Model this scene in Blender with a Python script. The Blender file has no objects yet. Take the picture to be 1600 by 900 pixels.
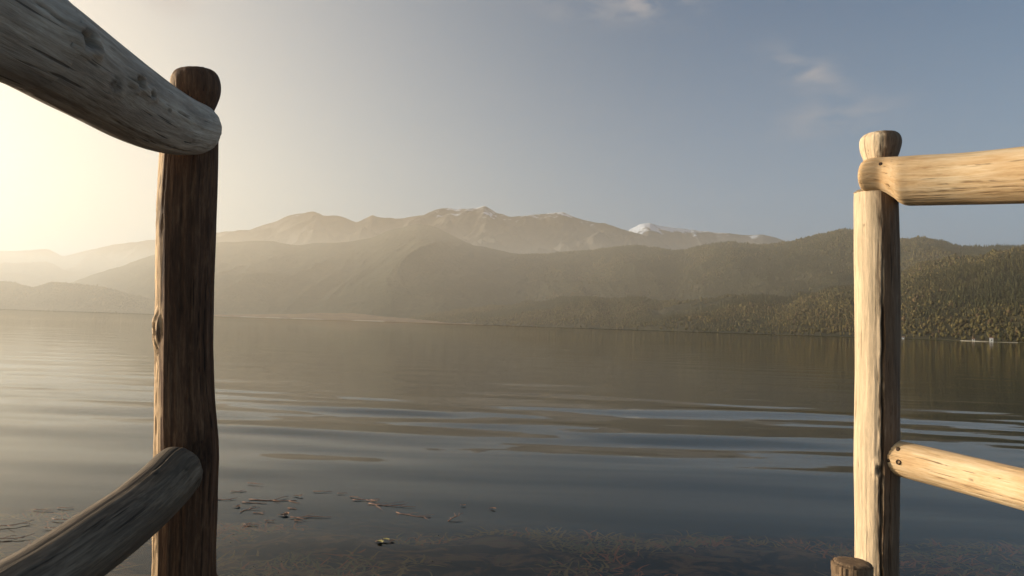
import bpy, math, random
import numpy as np
from mathutils import Vector, Matrix, noise

random.seed(7); RNG = np.random.default_rng(11)
sc = bpy.context.scene
COL = sc.collection
R = math.radians

# ------------------------------------------------------------------ camera
F = 1067.0; CAMZ = 1.5
PITCH = 3.13; ROLL = 1.85
fwd = Vector((0, math.cos(R(PITCH)), math.sin(R(PITCH))))
r0_ = Vector((1, 0, 0)); u0_ = r0_.cross(fwd)
cr, sr = math.cos(R(ROLL)), math.sin(R(ROLL))
RIGHT = r0_ * cr + u0_ * sr
UP = u0_ * cr - r0_ * sr
CAM = Vector((0, 0, CAMZ))
cam_d = bpy.data.cameras.new("camera"); cam = bpy.data.objects.new("camera", cam_d); COL.objects.link(cam)
M = Matrix((RIGHT, UP, -fwd)).transposed().to_4x4(); M.translation = CAM
cam.matrix_world = M
cam_d.sensor_width = 36; cam_d.lens = 36 * F / 1600
cam_d.clip_start = 0.02; cam_d.clip_end = 60000
sc.camera = cam

def ray(px, py):
    return fwd + RIGHT * ((px - 800) / F) - UP * ((py - 450) / F)
def P(px, py, d):                       # the point seen at a pixel, d metres along the view axis
    return CAM + ray(px, py) * d
def on_water(px, py, z=0.0):
    v = ray(px, py); return CAM + v * ((z - CAMZ) / v.z)
def azel(px, py):
    v = ray(px, py); return math.atan2(v.x, v.y), v.z / math.hypot(v.x, v.y)

# ------------------------------------------------------------------ helpers
def tag(o, label=None, cat=None, group=None, kind=None):
    if label: o['label'] = label
    if cat: o['category'] = cat
    if group: o['group'] = group
    if kind: o['kind'] = kind
    return o
def empty(name, loc):
    o = bpy.data.objects.new(name, None); COL.objects.link(o); o.location = loc; o.empty_display_size = 0.1
    return o
def mesh_obj(name, V, Fc, mat, parent=None, smooth=True):
    me = bpy.data.meshes.new(name)
    me.from_pydata([tuple(v) for v in V], [], Fc)
    if smooth: me.polygons.foreach_set('use_smooth', [True] * len(me.polygons))
    me.materials.append(mat); me.update()
    o = bpy.data.objects.new(name, me); COL.objects.link(o)
    if parent is not None:
        o.parent = parent; o.matrix_parent_inverse = Matrix.Translation(-wl(parent))
    return o
def wl(o):
    v = Vector(o.location)
    return v
def np_mesh(name, V, Fq, mat, smooth=True, attrs=None):
    """V (n,3), Fq (m,3 or 4) numpy arrays."""
    me = bpy.data.meshes.new(name)
    n, k = len(V), Fq.shape[1]
    me.vertices.add(n); me.vertices.foreach_set('co', np.asarray(V, np.float32).ravel())
    me.loops.add(Fq.size); me.loops.foreach_set('vertex_index', np.asarray(Fq, np.int32).ravel())
    me.polygons.add(len(Fq)); me.polygons.foreach_set('loop_start', np.arange(0, Fq.size, k, dtype=np.int32))
    me.polygons.foreach_set('loop_total', np.full(len(Fq), k, np.int32))
    if smooth: me.polygons.foreach_set('use_smooth', np.ones(len(Fq), bool))
    me.update(calc_edges=True)
    for an, arr in (attrs or {}).items():
        if arr.ndim == 1:
            a = me.attributes.new(an, 'FLOAT', 'POINT'); a.data.foreach_set('value', arr.astype(np.float32))
        else:
            a = me.attributes.new(an, 'FLOAT_COLOR', 'POINT')
            a.data.foreach_set('color', np.c_[arr, np.ones(len(arr))].astype(np.float32).ravel())
    me.materials.append(mat)
    o = bpy.data.objects.new(name, me); COL.objects.link(o); return o

def _h(ix, iy, s):
    n = (ix.astype(np.int64) * 374761393 + iy.astype(np.int64) * 668265263 + s * 974634777) & 0x7fffffff
    n = ((n ^ (n >> 13)) * 1274126177) & 0x7fffffff
    n = n ^ (n >> 16)
    return (n & 0xffff) / 65535.0
def vn(x, y, s=0):
    xi, yi = np.floor(x), np.floor(y); fx, fy = x - xi, y - yi
    fx = fx * fx * fx * (fx * (fx * 6 - 15) + 10); fy = fy * fy * fy * (fy * (fy * 6 - 15) + 10)
    a, b = _h(xi, yi, s), _h(xi + 1, yi, s); c, d = _h(xi, yi + 1, s), _h(xi + 1, yi + 1, s)
    return (a + (b - a) * fx) * (1 - fy) + (c + (d - c) * fx) * fy
def fbm(x, y, s=0, o=5):
    v = 0; a = .5
    for i in range(o):
        v = v + a * (vn(x, y, s + i) * 2 - 1); a *= .5; x, y = x * 2.03 + 17.1, y * 2.03 - 9.7
    return v
def ridged(x, y, s=0, o=5):
    v = 0; a = .5
    for i in range(o):
        v = v + a * (1 - np.abs(vn(x, y, s + i) * 2 - 1)); a *= .5; x, y = x * 2.07 + 3.3, y * 2.07 + 7.9
    return v

# ------------------------------------------------------------------ node helpers
class NT:
    def __init__(s, tree): s.t = tree
    def n(s, typ, **kw):
        nd = s.t.nodes.new(typ)
        for k, v in kw.items():
            if k == 'ins':
                for kk, vv in v.items():
                    sk = nd.inputs[kk]
                    if isinstance(vv, bpy.types.NodeSocket): s.t.links.new(vv, sk)
                    else: sk.default_value = vv
            else: setattr(nd, k, v)
        return nd
    def math(s, op, a, b=0.0, c=0.0, clamp=False):
        return s.n('ShaderNodeMath', operation=op, use_clamp=clamp, ins={0: a, 1: b, 2: c}).outputs[0]
    def vmath(s, op, a, b=(0, 0, 0), out=0):
        return s.n('ShaderNodeVectorMath', operation=op, ins={0: a, 1: b}).outputs[out]
    def noise(s, vec, scale, detail=4, rough=.55, out='Fac', dist=0.0):
        return s.n('ShaderNodeTexNoise', ins={'Vector': vec, 'Scale': scale, 'Detail': detail, 'Roughness': rough, 'Distortion': dist}).outputs[out]
    def ramp(s, fac, stops, interp='LINEAR'):
        nd = s.n('ShaderNodeValToRGB', ins={'Fac': fac}); cr_ = nd.color_ramp; cr_.interpolation = interp
        while len(cr_.elements) < len(stops): cr_.elements.new(0.5)
        for e, (p, c) in zip(cr_.elements, stops):
            e.position = p; e.color = (c, c, c, 1) if isinstance(c, (int, float)) else (*c, 1)
        return nd.outputs['Color']
    def mix(s, fac, a, b, bt='MIX'):
        nd = s.n('ShaderNodeMix', data_type='RGBA', blend_type=bt)
        for sk, v in ((nd.inputs[0], fac), (nd.inputs[6], a), (nd.inputs[7], b)):
            if isinstance(v, bpy.types.NodeSocket): s.t.links.new(v, sk)
            else: sk.default_value = (*v, 1) if isinstance(v, tuple) and len(v) == 3 else v
        return nd.outputs[2]
    def sep(s, v): return s.n('ShaderNodeSeparateXYZ', ins={0: v}).outputs
    def comb(s, x, y, z): return s.n('ShaderNodeCombineXYZ', ins={0: x, 1: y, 2: z}).outputs[0]
def new_mat(name):
    m = bpy.data.materials.new(name); m.use_nodes = True; t = m.node_tree; t.nodes.clear(); nt = NT(t)
    out = nt.n('ShaderNodeOutputMaterial'); return m, nt, out
def principled(nt, out, **ins):
    b = nt.n('ShaderNodeBsdfPrincipled', ins=ins); nt.t.links.new(b.outputs[0], out.inputs['Surface']); return b

# ------------------------------------------------------------------ world and sun
SUN_AZ, SUN_EL = -77.0, 10.0
def sun_vec(az, el): return Vector((math.sin(R(az)) * math.cos(R(el)), math.cos(R(az)) * math.cos(R(el)), math.sin(R(el))))
SV = sun_vec(SUN_AZ, SUN_EL)
w = bpy.data.worlds.new("World"); sc.world = w; w.use_nodes = True
w.node_tree.nodes.clear(); wt = NT(w.node_tree)
sky = wt.n('ShaderNodeTexSky', sky_type='NISHITA', sun_disc=False, sun_elevation=R(SUN_EL), sun_rotation=R(SUN_AZ),
           altitude=300, air_density=1.0, dust_density=8.5, ozone_density=1.2)
geo = wt.n('ShaderNodeNewGeometry')
dirn = wt.n('ShaderNodeTexCoord').outputs['Generated']
skycol = sky.outputs[0]
# pale valley mist that thins with height above the horizon
alt = wt.math('MAXIMUM', wt.sep(dirn)[2], 0.0)
mist = wt.math('MULTIPLY', wt.math('POWER', 2.71828, wt.math('MULTIPLY', alt, -6.2)), 3.0)
skycol = wt.vmath('ADD', skycol, wt.vmath('MULTIPLY', wt.comb(mist, mist, mist), (.93, 1.05, 1.14)))
# broad warm brightening of the misty air towards the sun
sd = wt.math('MAXIMUM', wt.vmath('DOT_PRODUCT', dirn, tuple(SV), 1), 0.0)
skycol = wt.vmath('MULTIPLY', skycol, wt.mix(wt.math('MULTIPLY', sd, 1.45, clamp=True), (.86, 1.0, 1.12), (1.04, 1.0, .91)))
aur = wt.math('MULTIPLY', wt.math('MULTIPLY', sd, sd), 2.8)
skycol = wt.vmath('ADD', skycol, wt.vmath('MULTIPLY', wt.comb(aur, aur, aur), (1.17, .99, .75)))
# thin wisps of cloud: soft noise patches in fixed directions of the sky
for (px, py, sx, sy, amt, tilt) in ((1015, 8, .055, .018, .95, 0), (1262, 112, .045, .020, .62, -.55), (1305, 182, .06, .02, .62, .1), (262, 2, .03, .014, .5, 0), (930, 10, .08, .02, .3, 0)):
    c = ray(px, py).normalized()
    right = Vector((c.y, -c.x, 0)).normalized(); up = right.cross(c)
    a = right * math.cos(tilt) - up * math.sin(tilt) * -1; b = c.cross(a) * -1
    da = wt.math('DIVIDE', wt.vmath('DOT_PRODUCT', dirn, tuple(a), 1), sx)
    da = wt.math('SUBTRACT', da, a.dot(c) / sx)
    db = wt.math('DIVIDE', wt.vmath('DOT_PRODUCT', dirn, tuple(b), 1), sy)
    db = wt.math('SUBTRACT', db, b.dot(c) / sy)
    r2 = wt.math('ADD', wt.math('MULTIPLY', da, da), wt.math('MULTIPLY', db, db))
    fall = wt.math('POWER', 2.718, wt.math('MULTIPLY', r2, -1.0))
    nz = wt.noise(wt.vmath('MULTIPLY', dirn, (1, 1, 2.2)), 20, 4, .5, dist=.4)
    nz = wt.n('ShaderNodeMapRange', ins={0: nz, 1: .36, 2: .7, 3: 0, 4: 1}).outputs[0]
    fac = wt.math('MULTIPLY', wt.math('MULTIPLY', fall, nz), amt, clamp=True)
    front = wt.math('GREATER_THAN', wt.vmath('DOT_PRODUCT', dirn, tuple(c), 1), 0.5)
    fac = wt.math('MULTIPLY', fac, front)
    skycol = wt.mix(fac, skycol, (3.3, 2.95, 2.75))
bg = wt.n('ShaderNodeBackground', ins={'Color': skycol, 'Strength': 0.15})
wo = wt.n('ShaderNodeOutputWorld'); w.node_tree.links.new(bg.outputs[0], wo.inputs[0])
sl = bpy.data.lights.new("sun", 'SUN'); so = bpy.data.objects.new("sun", sl); COL.objects.link(so)
sl.energy = 5.0; sl.angle = R(0.5); sl.color = (1.0, .845, .66)
so.rotation_euler = (-SV).to_track_quat('-Z', 'Y').to_euler(); so.location = (-20, 10, 10)

# ------------------------------------------------------------------ haze over the lake
m_haze, nt, out = new_mat("morning_haze")
vs = nt.n('ShaderNodeVolumeScatter', ins={'Color': (1, .83, .635, 1), 'Density': 1 / 3300, 'Anisotropy': .53})
nt.t.links.new(vs.outputs[0], out.inputs['Volume'])
def box(name, lo, hi, mat):
    x0, y0, z0 = lo; x1, y1, z1 = hi
    V = [(x0, y0, z0), (x1, y0, z0), (x1, y1, z0), (x0, y1, z0), (x0, y0, z1), (x1, y0, z1), (x1, y1, z1), (x0, y1, z1)]
    Fc = [(3, 2, 1, 0), (4, 5, 6, 7), (0, 1, 5, 4), (1, 2, 6, 5), (2, 3, 7, 6), (3, 0, 4, 7)]
    return mesh_obj(name, V, Fc, mat, smooth=False)
tag(box("haze", (-14000, 650, 0.6), (14000, 15000, 600), m_haze), kind='structure')

# ------------------------------------------------------------------ terrain layers
def interp(pts, xs):
    p = sorted(pts); return np.interp(xs, [a for a, _ in p], [b for _, b in p])
class Layer:
    def __init__(s, sil, r0, r1, seed, spur=.4, scale=700, minus=0, power=1.15):
        # sil: (px,py) skyline; r0, r1: (px, metres) of shore and crest
        az, el = [], []
        pxs = np.arange(sil[0][0], sil[-1][0] + 1, 4.0); pys = interp(sil, pxs)
        for a, b in zip(pxs, pys):
            q = azel(a, b); az.append(q[0]); el.append(q[1])
        s.az = np.array(az); s.el = np.array(el)
        s.r0 = interp(r0, pxs); s.r1 = interp(r1, pxs); s.seed = seed
        s.spur, s.scale, s.minus, s.power = spur, scale, minus, power
    def params(s, az):
        return np.interp(az, s.az, s.r0), np.interp(az, s.az, s.r1), np.interp(az, s.az, s.el)
    def height(s, az, r):
        a0, a1, el = s.params(az)
        H = np.maximum(CAMZ + el * a1 - s.minus, 3)
        t = (r - a0) / (a1 - a0)
        tc = np.clip(t, 0, 1)
        base = np.where(t <= 1, tc ** s.power, 1 - np.clip(t - 1, 0, 1) * .7)
        x, y = r * np.sin(az), r * np.cos(az)
        wob = fbm(x / s.scale / 1.6, y / s.scale / 1.6, s.seed + 50, 3) * .5
        nz = ridged(x / s.scale + wob, y / s.scale * .55 + wob, s.seed, 5) - .55
        env = np.sin(np.pi * tc) ** .8 * np.where(t < 1, 1, 0)
        h = H * (base + nz * s.spur * env)
        h = h + fbm(x / 90, y / 90, s.seed + 9, 3) * 6 * np.clip(t * 6, 0, 1)
        h = np.where(t < 0, -6 + t * 30, h)
        return np.where((t > 0) & (t < 1), np.maximum(h, np.minimum(H * .12, 1.2) + np.minimum(8, H * .3) * tc), h), t
    def build(s, name, mat, nr=90, step=2):
        naz = len(s.az) * 4 // step
        az = np.linspace(s.az[0], s.az[-1], naz)
        tt = np.r_[-.02, -.002, np.linspace(0.0, 1.0, nr), np.linspace(1.03, 1.5, 12)]
        A, T = np.meshgrid(az, tt, indexing='ij')
        a0, a1, _ = s.params(A)
        Rr = a0 + (a1 - a0) * T
        h, t = s.height(A, Rr)
        V = np.stack([Rr * np.sin(A), Rr * np.cos(A), h], -1).reshape(-1, 3)
        m_ = len(tt); i, j = np.meshgrid(np.arange(naz - 1), np.arange(m_ - 1), indexing='ij')
        k = (i * m_ + j).ravel()
        Fq = np.stack([k, k + 1, k + m_ + 1, k + m_], -1)[:, ::-1]
        o = np_mesh(name, V, Fq, mat, attrs={'rise': t.ravel()})
        return tag(o, kind='structure')

def rough_sil(sil, amp, seed, step=6, lo=-1e9, hi=1e9):
    xs = np.arange(sil[0][0], sil[-1][0] + 1, step, dtype=float); ys = interp(sil, xs)
    ys = ys + fbm(xs / 38, xs * 0 + seed, seed, 5) * amp
    return list(zip(xs, ys))

def hill_mat(name, c1, c2, c3, scale, snow=None, bump=.6):
    m, nt, out = new_mat(name)
    pos = nt.n('ShaderNodeNewGeometry').outputs['Position']
    n1 = nt.noise(pos, scale, 8, .62); n2 = nt.noise(pos, scale * 9, 5, .6)
    col = nt.ramp(nt.math('ADD', nt.math('MULTIPLY', n1, .6), nt.math('MULTIPLY', n2, .4)), [(.36, c1), (.5, c2), (.64, c3)])
    if snow:
        z = nt.sep(pos)[2]; nrm = nt.sep(nt.n('ShaderNodeNewGeometry').outputs['Normal'])
        lim = nt.math('ADD', z, nt.math('MULTIPLY', nt.math('SUBTRACT', nt.noise(pos, .004, 7, .65), .5), snow[1]))
        f = nt.n('ShaderNodeMapRange', ins={0: lim, 1: snow[0], 2: snow[0] + snow[2], 3: 0, 4: 1}).outputs[0]
        col = nt.mix(f, col, (.78, .78, .8))
    b = nt.n('ShaderNodeBump', ins={'Height': nt.math('ADD', n1, nt.math('MULTIPLY', n2, .3)), 'Strength': bump, 'Distance': 40.0})
    principled(nt, out, **{'Base Color': col, 'Roughness': .9, 'Specular IOR Level': .1, 'Normal': b.outputs[0]})
    return m

m_mount = hill_mat("bare_mountain", (.10, .075, .055), (.15, .12, .09), (.21, .17, .13), .0016, snow=(1610, 1300, 90))
m_snow = hill_mat("snowy_mountain", (.10, .085, .07), (.16, .13, .11), (.22, .19, .16), .0016, snow=(1710, 850, 60))
m_ridge = hill_mat("forested_ridge", (.012, .016, .008), (.04, .042, .02), (.10, .085, .045), .0045, bump=1.0)
m_floor = hill_mat("forest_floor", (.04, .038, .02), (.065, .056, .028), (.09, .07, .038), .006)

silA = rough_sil([(-500, 396), (-200, 380), (0, 391), (40, 389), (75, 390), (97, 403), (125, 396), (160, 386), (215, 377), (240, 374), (340, 362), (390, 358), (430, 346), (455, 336), (478, 333), (490, 331), (505, 338), (530, 339), (555, 349), (562, 347), (580, 338), (605, 338), (635, 340), (660, 338), (680, 330), (700, 325), (725, 323), (745, 324), (758, 320), (775, 330), (800, 337), (830, 338), (850, 336), (880, 333), (895, 338), (920, 345), (965, 356), (985, 360), (1020, 372), (1050, 388), (1100, 410), (1400, 450)], 5, 3, 4)
silS = rough_sil([(900, 400), (960, 380), (985, 356), (1000, 349), (1015, 347), (1035, 352), (1060, 357), (1090, 359), (1130, 364), (1170, 369), (1190, 367), (1215, 374), (1260, 390), (1350, 410), (1700, 420)], 4, 5, 4)
silB = rough_sil([(-700, 480), (60, 468), (120, 438), (150, 427), (200, 411), (240, 399), (300, 388), (350, 379), (400, 376), (440, 380), (470, 382), (500, 380), (545, 379), (580, 372), (610, 360), (635, 352), (655, 348), (680, 353), (710, 369), (740, 383), (800, 395), (900, 402), (1100, 430), (1300, 460)], 3, 8)
silC = rough_sil([(-800, 420), (-300, 430), (0, 438), (30, 439), (52, 446), (75, 438), (110, 438), (140, 443), (200, 455), (260, 470), (330, 486), (380, 496)], 4, 2)
silD = rough_sil([(560, 511), (600, 502), (640, 488), (680, 466), (720, 438), (760, 411), (800, 398), (835, 394), (900, 390), (960, 383), (1000, 382), (1030, 384), (1055, 391), (1075, 388), (1110, 380), (1140, 377), (1180, 381), (1220, 376), (1255, 370), (1280, 363), (1310, 356), (1335, 357), (1370, 370), (1405, 372), (1440, 368), (1470, 373), (1500, 383), (1540, 383), (1570, 381), (1600, 379), (1750, 368), (2100, 350), (2600, 340)], 4, 4)
silE = rough_sil([(560, 511), (600, 501), (650, 489), (720, 480), (780, 472), (850, 467), (930, 461), (1000, 465), (1080, 468), (1160, 458), (1240, 462), (1320, 444), (1400, 424), (1480, 400), (1560, 388), (1640, 381), (1800, 372), (2200, 380), (2600, 390)], 7, 9)
LA = Layer(silA, [(-500, 5600), (1400, 5600)], [(-500, 10800), (1400, 9600)], 21, .62, 1000)
LS = Layer(silS, [(900, 8800), (1700, 8000)], [(900, 12500), (1700, 12500)], 31, .4, 1500)
LB = Layer(silB, [(-700, 5200), (100, 5000), (320, 3300), (700, 2600), (1300, 3200)], [(-700, 6600), (100, 6000), (350, 4900), (660, 4300), (1300, 4700)], 41, .42, 900)
LC = Layer(silC, [(-800, 3600), (0, 4300), (380, 3500)], [(-800, 4400), (0, 5000), (380, 3700)], 51, .25, 400, minus=8)
LD = Layer(silD, [(560, 3100), (800, 2700), (1100, 2000), (1600, 1400), (2600, 1100)], [(560, 4200), (900, 3900), (1300, 2900), (1600, 2550), (2600, 2300)], 61, .42, 620, minus=9)
LE = Layer(silE, [(560, 2700), (800, 2050), (1100, 1430), (1600, 1050), (2600, 900)], [(560, 2950), (850, 2600), (1100, 2050), (1300, 1850), (1600, 1750), (2600, 1600)], 71, .45, 330, minus=9)
LA.build("mountains", m_mount, 140)
LS.build("snow_mountain", m_snow, 110)
LB.build("ridge", m_ridge, 110)
LC.build("headland", m_ridge, 50)
LD.build("hills", m_floor, 110)
LE.build("foothills", m_floor, 90)

# low tawny shore flat in front of the ridge
m_shore, nt, out = new_mat("tawny_shore")
pos = nt.n('ShaderNodeNewGeometry').outputs['Position']
col = nt.ramp(nt.noise(pos, .02, 6, .6), [(.35, (.24, .14, .07)), (.55, (.34, .21, .10)), (.7, (.28, .21, .09))])
principled(nt, out, **{'Base Color': col, 'Roughness': .95})
silF = rough_sil([(300, 492), (380, 491), (450, 490), (520, 490), (580, 492), (640, 497), (700, 504), (760, 509)], 1, 6)
LF = Layer(silF, [(300, 2400), (760, 2050)], [(300, 2750), (760, 2250)], 81, .1, 200, power=1)
LF.build("shore_flat", m_shore, 24)

# pale strips along the waterline: sandy shore, and painted glint on the left
m_sand_glint, nt, out = new_mat("pale_sand_glint")
pos = nt.n('ShaderNodeNewGeometry').outputs['Position']
col = nt.ramp(nt.noise(pos, .05, 5, .6), [(.35, (.40, .33, .22)), (.65, (.62, .54, .40))])
principled(nt, out, **{'Base Color': col, 'Roughness': .9})
def sand_glint_strip(L, px0, px1, wdt, seed):
    az = np.linspace(azel(px0, 500)[0], azel(px1, 510)[0], 240)
    a0, _, _ = L.params(az)
    n_ = np.clip(fbm(az * 60, az * 0, seed, 3) * 1.6 + .5, .05, 1)
    V = []
    for a, r, q in zip(az, a0, n_):
        s_, c_ = math.sin(a), math.cos(a)
        for dr, z in ((-3, -.4), (0, .5 * q + .1), (wdt, min(2.6, 2.6 * q * wdt / 22 + .3)), (wdt + 3, -.6)):
            V.append(((r - 14 + dr) * s_, (r - 14 + dr) * c_, z))
    k = np.array([i * 4 + j for i in range(len(az) - 1) for j in range(3)])
    Fq = np.stack([k, k + 1, k + 5, k + 4], -1)[:, ::-1]
    tag(np_mesh("sand_glint_strip", np.array(V), Fq, m_sand_glint), kind='structure')
sand_glint_strip(LF, 310, 600, 22, 5); sand_glint_strip(LE, 1500, 1590, 5, 7)  # first strip: pale colour stands in for light glinting at the water's edge

# ------------------------------------------------------------------ forest (one far-off mass)
def ico(sub):
    import bmesh
    bm = bmesh.new(); bmesh.ops.create_icosphere(bm, subdivisions=sub, radius=1)
    V = np.array([v.co[:] for v in bm.verts]); Fc = np.array([[v.index for v in f.verts] for f in bm.faces]); bm.free(); return V, Fc
def broad_tpl(seed, sub=2):
    V, Fc = ico(sub); g = np.random.default_rng(seed)
    V = V * (1 + g.uniform(-.42, .36, len(V)))[:, None]
    V[:, 2] = V[:, 2] * .62 + .55; V[:, :2] *= .34
    return V, Fc
def conifer_tpl(seed):
    g = np.random.default_rng(seed); V, Fc = [], []
    zs = [(.05, .40, .22), (.25, .72, .17), (.48, .95, .12), (.68, 1.12, .07)]
    for z0, z1, r in zs:
        b = len(V)
        for k in range(7):
            a = k / 7 * 6.283 + g.uniform(-.3, .3); q = r * g.uniform(.7, 1.25)
            V.append((q * math.cos(a), q * math.sin(a), z0 + g.uniform(-.04, .05)))
        V.append((0, 0, z1))
        for k in range(7): Fc.append((b + k, b + (k + 1) % 7, b + 7))
    return np.array(V), np.array(Fc)
m_forest, nt, out = new_mat("tree_canopy")
colA = nt.n('ShaderNodeAttribute', attribute_name='tint').outputs['Color']
pos = nt.n('ShaderNodeNewGeometry').outputs['Position']
col = nt.mix(.8, colA, nt.ramp(nt.noise(pos, .35, 3, .6), [(.35, .35), (.65, 1.5)]), 'MULTIPLY')
principled(nt, out, **{'Base Color': col, 'Roughness': .8, 'Specular IOR Level': .15})

def forest(name, L, n, tmax, hgt, tpls, cone_bias, seed, dense=.35, tmin=.004, px=None):
    g = np.random.default_rng(seed)
    lo, hi = (azel(px[0], 500)[0], azel(px[1], 500)[0]) if px else (L.az[0], L.az[-1])
    az = g.uniform(lo, hi, n * 3); a0, a1, _ = L.params(az)
    t = np.sqrt(g.uniform(0, 1, n * 3)) * tmax if tmin < .5 else g.uniform(tmin, tmax, n * 3)
    t = np.maximum(t, tmin)
    r = a0 + (a1 - a0) * t
    x, y = r * np.sin(az), r * np.cos(az)
    cover = fbm(x / 240, y / 240, seed, 4) + dense
    keep = np.where(g.uniform(-.12, .12, n * 3) + cover > 0)[0][:n]
    az, r, x, y = az[keep], r[keep], x[keep], y[keep]
    z, _ = L.height(az, r)
    kind_n = fbm(x / 300, y / 300, seed + 77, 4); hue = fbm(x / 160, y / 160, seed + 99, 4)
    con = (kind_n + g.uniform(-.35, .35, len(x)) + cone_bias) > 0
    S = hgt * g.uniform(.5, 1.15, len(x)) * np.where(g.uniform(0, 1, len(x)) < .06, 1.5, 1.0) * np.where(con, 1.15, .85)
    dark, olive, gold, rust = np.array([.062, .058, .024]), np.array([.110, .088, .030]), np.array([.155, .112, .038]), np.array([.135, .085, .04])
    q = np.clip(hue * 1.6 + .5 + g.uniform(-.3, .3, len(x)), 0, 1)[:, None]
    cb = olive * (1 - q) + gold * q
    rr = (g.uniform(0, 1, len(x)) < .10)[:, None]
    cb = np.where(rr, rust, cb); cc = dark * (1 - q * .6) + olive * q * .6
    tint = np.where(con[:, None], cc, cb) * g.uniform(.8, 1.2, (len(x), 1))
    Vs, Fs, Ts, off = [], [], [], 0
    for ti, (TV, TF) in enumerate(tpls):
        isc = ti >= len(tpls) // 2
        pick = np.where((con == isc) & (np.arange(len(x)) % (len(tpls) // 2) == ti % (len(tpls) // 2)))[0]
        if not len(pick): continue
        th = g.uniform(0, 6.283, len(pick)); c, s = np.cos(th), np.sin(th); W = S[pick] * g.uniform(.85, 1.3, len(pick))
        X = (TV[None, :, 0] * c[:, None] - TV[None, :, 1] * s[:, None]) * W[:, None] + x[pick, None]
        Y = (TV[None, :, 0] * s[:, None] + TV[None, :, 1] * c[:, None]) * W[:, None] + y[pick, None]
        Z = TV[None, :, 2] * S[pick, None] + z[pick, None] - .6
        k = len(TV)
        Vs.append(np.stack([X, Y, Z], -1).reshape(-1, 3))
        Fs.append((TF[None] + (np.arange(len(pick)) * k)[:, None, None] + off).reshape(-1, 3)); off += k * len(pick)
        Ts.append(np.repeat(tint[pick], k, 0))
    o = np_mesh(name, np.concatenate(Vs), np.concatenate(Fs), m_forest, smooth=False, attrs={'tint': np.concatenate(Ts)})
    return o
T2 = [broad_tpl(1), broad_tpl(2), broad_tpl(3), conifer_tpl(4), conifer_tpl(5), conifer_tpl(6)]
T1 = [broad_tpl(1, 1), broad_tpl(2, 1), conifer_tpl(4), conifer_tpl(5)]
tag(forest("foothill_forest", LE, 62000, 1.12, 7.2, T1, -.12, 5, px=(575, 1760)), 'olive and golden mixed wood covering the nearer slopes along the right shore', 'forest', kind='stuff')
tag(forest("hill_forest", LD, 56000, 1.06, 8.5, T1, .12, 6, dense=.5, px=(590, 1780)), 'darker green wood climbing the higher hill behind to its skyline', 'forest', kind='stuff')
tag(forest("headland_forest", LC, 3500, 1.08, 8, T1, .05, 7, dense=.6, px=(-150, 390)), 'hazy dark wood on the low headland at the far left shore', 'forest', kind='stuff')

# ------------------------------------------------------------------ huts on the right shore
m_white, nt, out = new_mat("white_limewash")
pos = nt.n('ShaderNodeNewGeometry').outputs['Position']
principled(nt, out, **{'Base Color': nt.ramp(nt.noise(pos, .8, 4), [(.3, (.62, .60, .55)), (.7, (.78, .76, .72))]), 'Roughness': .9})
m_roof, nt, out = new_mat("rusty_roof")
pos = nt.n('ShaderNodeNewGeometry').outputs['Position']
principled(nt, out, **{'Base Color': nt.ramp(nt.noise(pos, .9, 4), [(.3, (.22, .11, .07)), (.7, (.32, .19, .12))]), 'Roughness': .8})
m_door, nt, out = new_mat("dark_door")
pos = nt.n('ShaderNodeNewGeometry').outputs['Position']
principled(nt, out, **{'Base Color': nt.ramp(nt.noise(pos, 2, 4), [(.3, (.03, .022, .016)), (.7, (.06, .045, .03))]), 'Roughness': .7})
def hut(px, w_, d_, h_, label, dr=-4):
    az, _ = azel(px, 536); r = float(np.interp(az, LE.az, LE.r0)) + dr
    c = Vector((r * math.sin(az), r * math.cos(az), 1.2))
    root = empty("shore_hut", c); tag(root, label, 'hut')
    ca, sa = math.cos(-az), math.sin(-az)
    def T(V): return [(c.x + x * ca - y * sa, c.y + x * sa + y * ca, c.z + z) for x, y, z in V]
    a, b = w_ / 2, d_ / 2
    V = [(-a, -b, -1.2), (a, -b, -1.2), (a, b, -1.2), (-a, b, -1.2), (-a, -b, h_), (a, -b, h_), (a, b, h_), (-a, b, h_), (-a, 0, h_ + a * .55), (a, 0, h_ + a * .55)]
    mesh_obj("wall", T(V), [(0, 1, 5, 4), (1, 2, 6, 9, 5), (2, 3, 7, 6), (3, 0, 4, 8, 7), (4, 5, 9, 8), (6, 7, 8, 9)], m_white, root, False)
    e = .35; hh = h_ + a * .55
    V = []
    for o_ in (.03, .2):
        V += [(-a - e, -b - e, h_ - .25 + o_), (a + e, -b - e, h_ - .25 + o_), (a + e, 0, hh + o_), (-a - e, 0, hh + o_), (a + e, b + e, h_ - .25 + o_), (-a - e, b + e, h_ - .25 + o_)]
    mesh_obj("roof", T(V), [(0, 1, 2, 3), (3, 2, 4, 5), (6, 9, 8, 7), (9, 11, 10, 8), (0, 6, 7, 1), (4, 10, 11, 5), (1, 7, 8, 2), (2, 8, 10, 4), (0, 3, 9, 6), (3, 5, 11, 9)], m_roof, root, False)
    def panel(nm, x0, x1, z0, z1):
        y = -b - .04
        V = [(x0, y, z0), (x1, y, z0), (x1, y, z1), (x0, y, z1), (x0, -b, z0), (x1, -b, z0), (x1, -b, z1), (x0, -b, z1)]
        mesh_obj(nm, T(V), [(0, 1, 2, 3), (4, 0, 3, 7), (1, 5, 6, 2), (3, 2, 6, 7), (0, 4, 5, 1)], m_door, root, False)
    panel("door", -.5, .5, 0, min(2, h_ - .3))
    panel("window", a * .45, a * .75, 1.0, min(1.8, h_ - .4))
hut(1549, 4.2, 4, 4.0, 'taller white hut standing on the right shore below the wooded hill')
hut(1521, 3.0, 3, 2.0, 'small low white hut on the shore, left of the taller hut')
hut(1411, 3.2, 3, 1.8, 'small pale hut on the shore just right of the right post')

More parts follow.
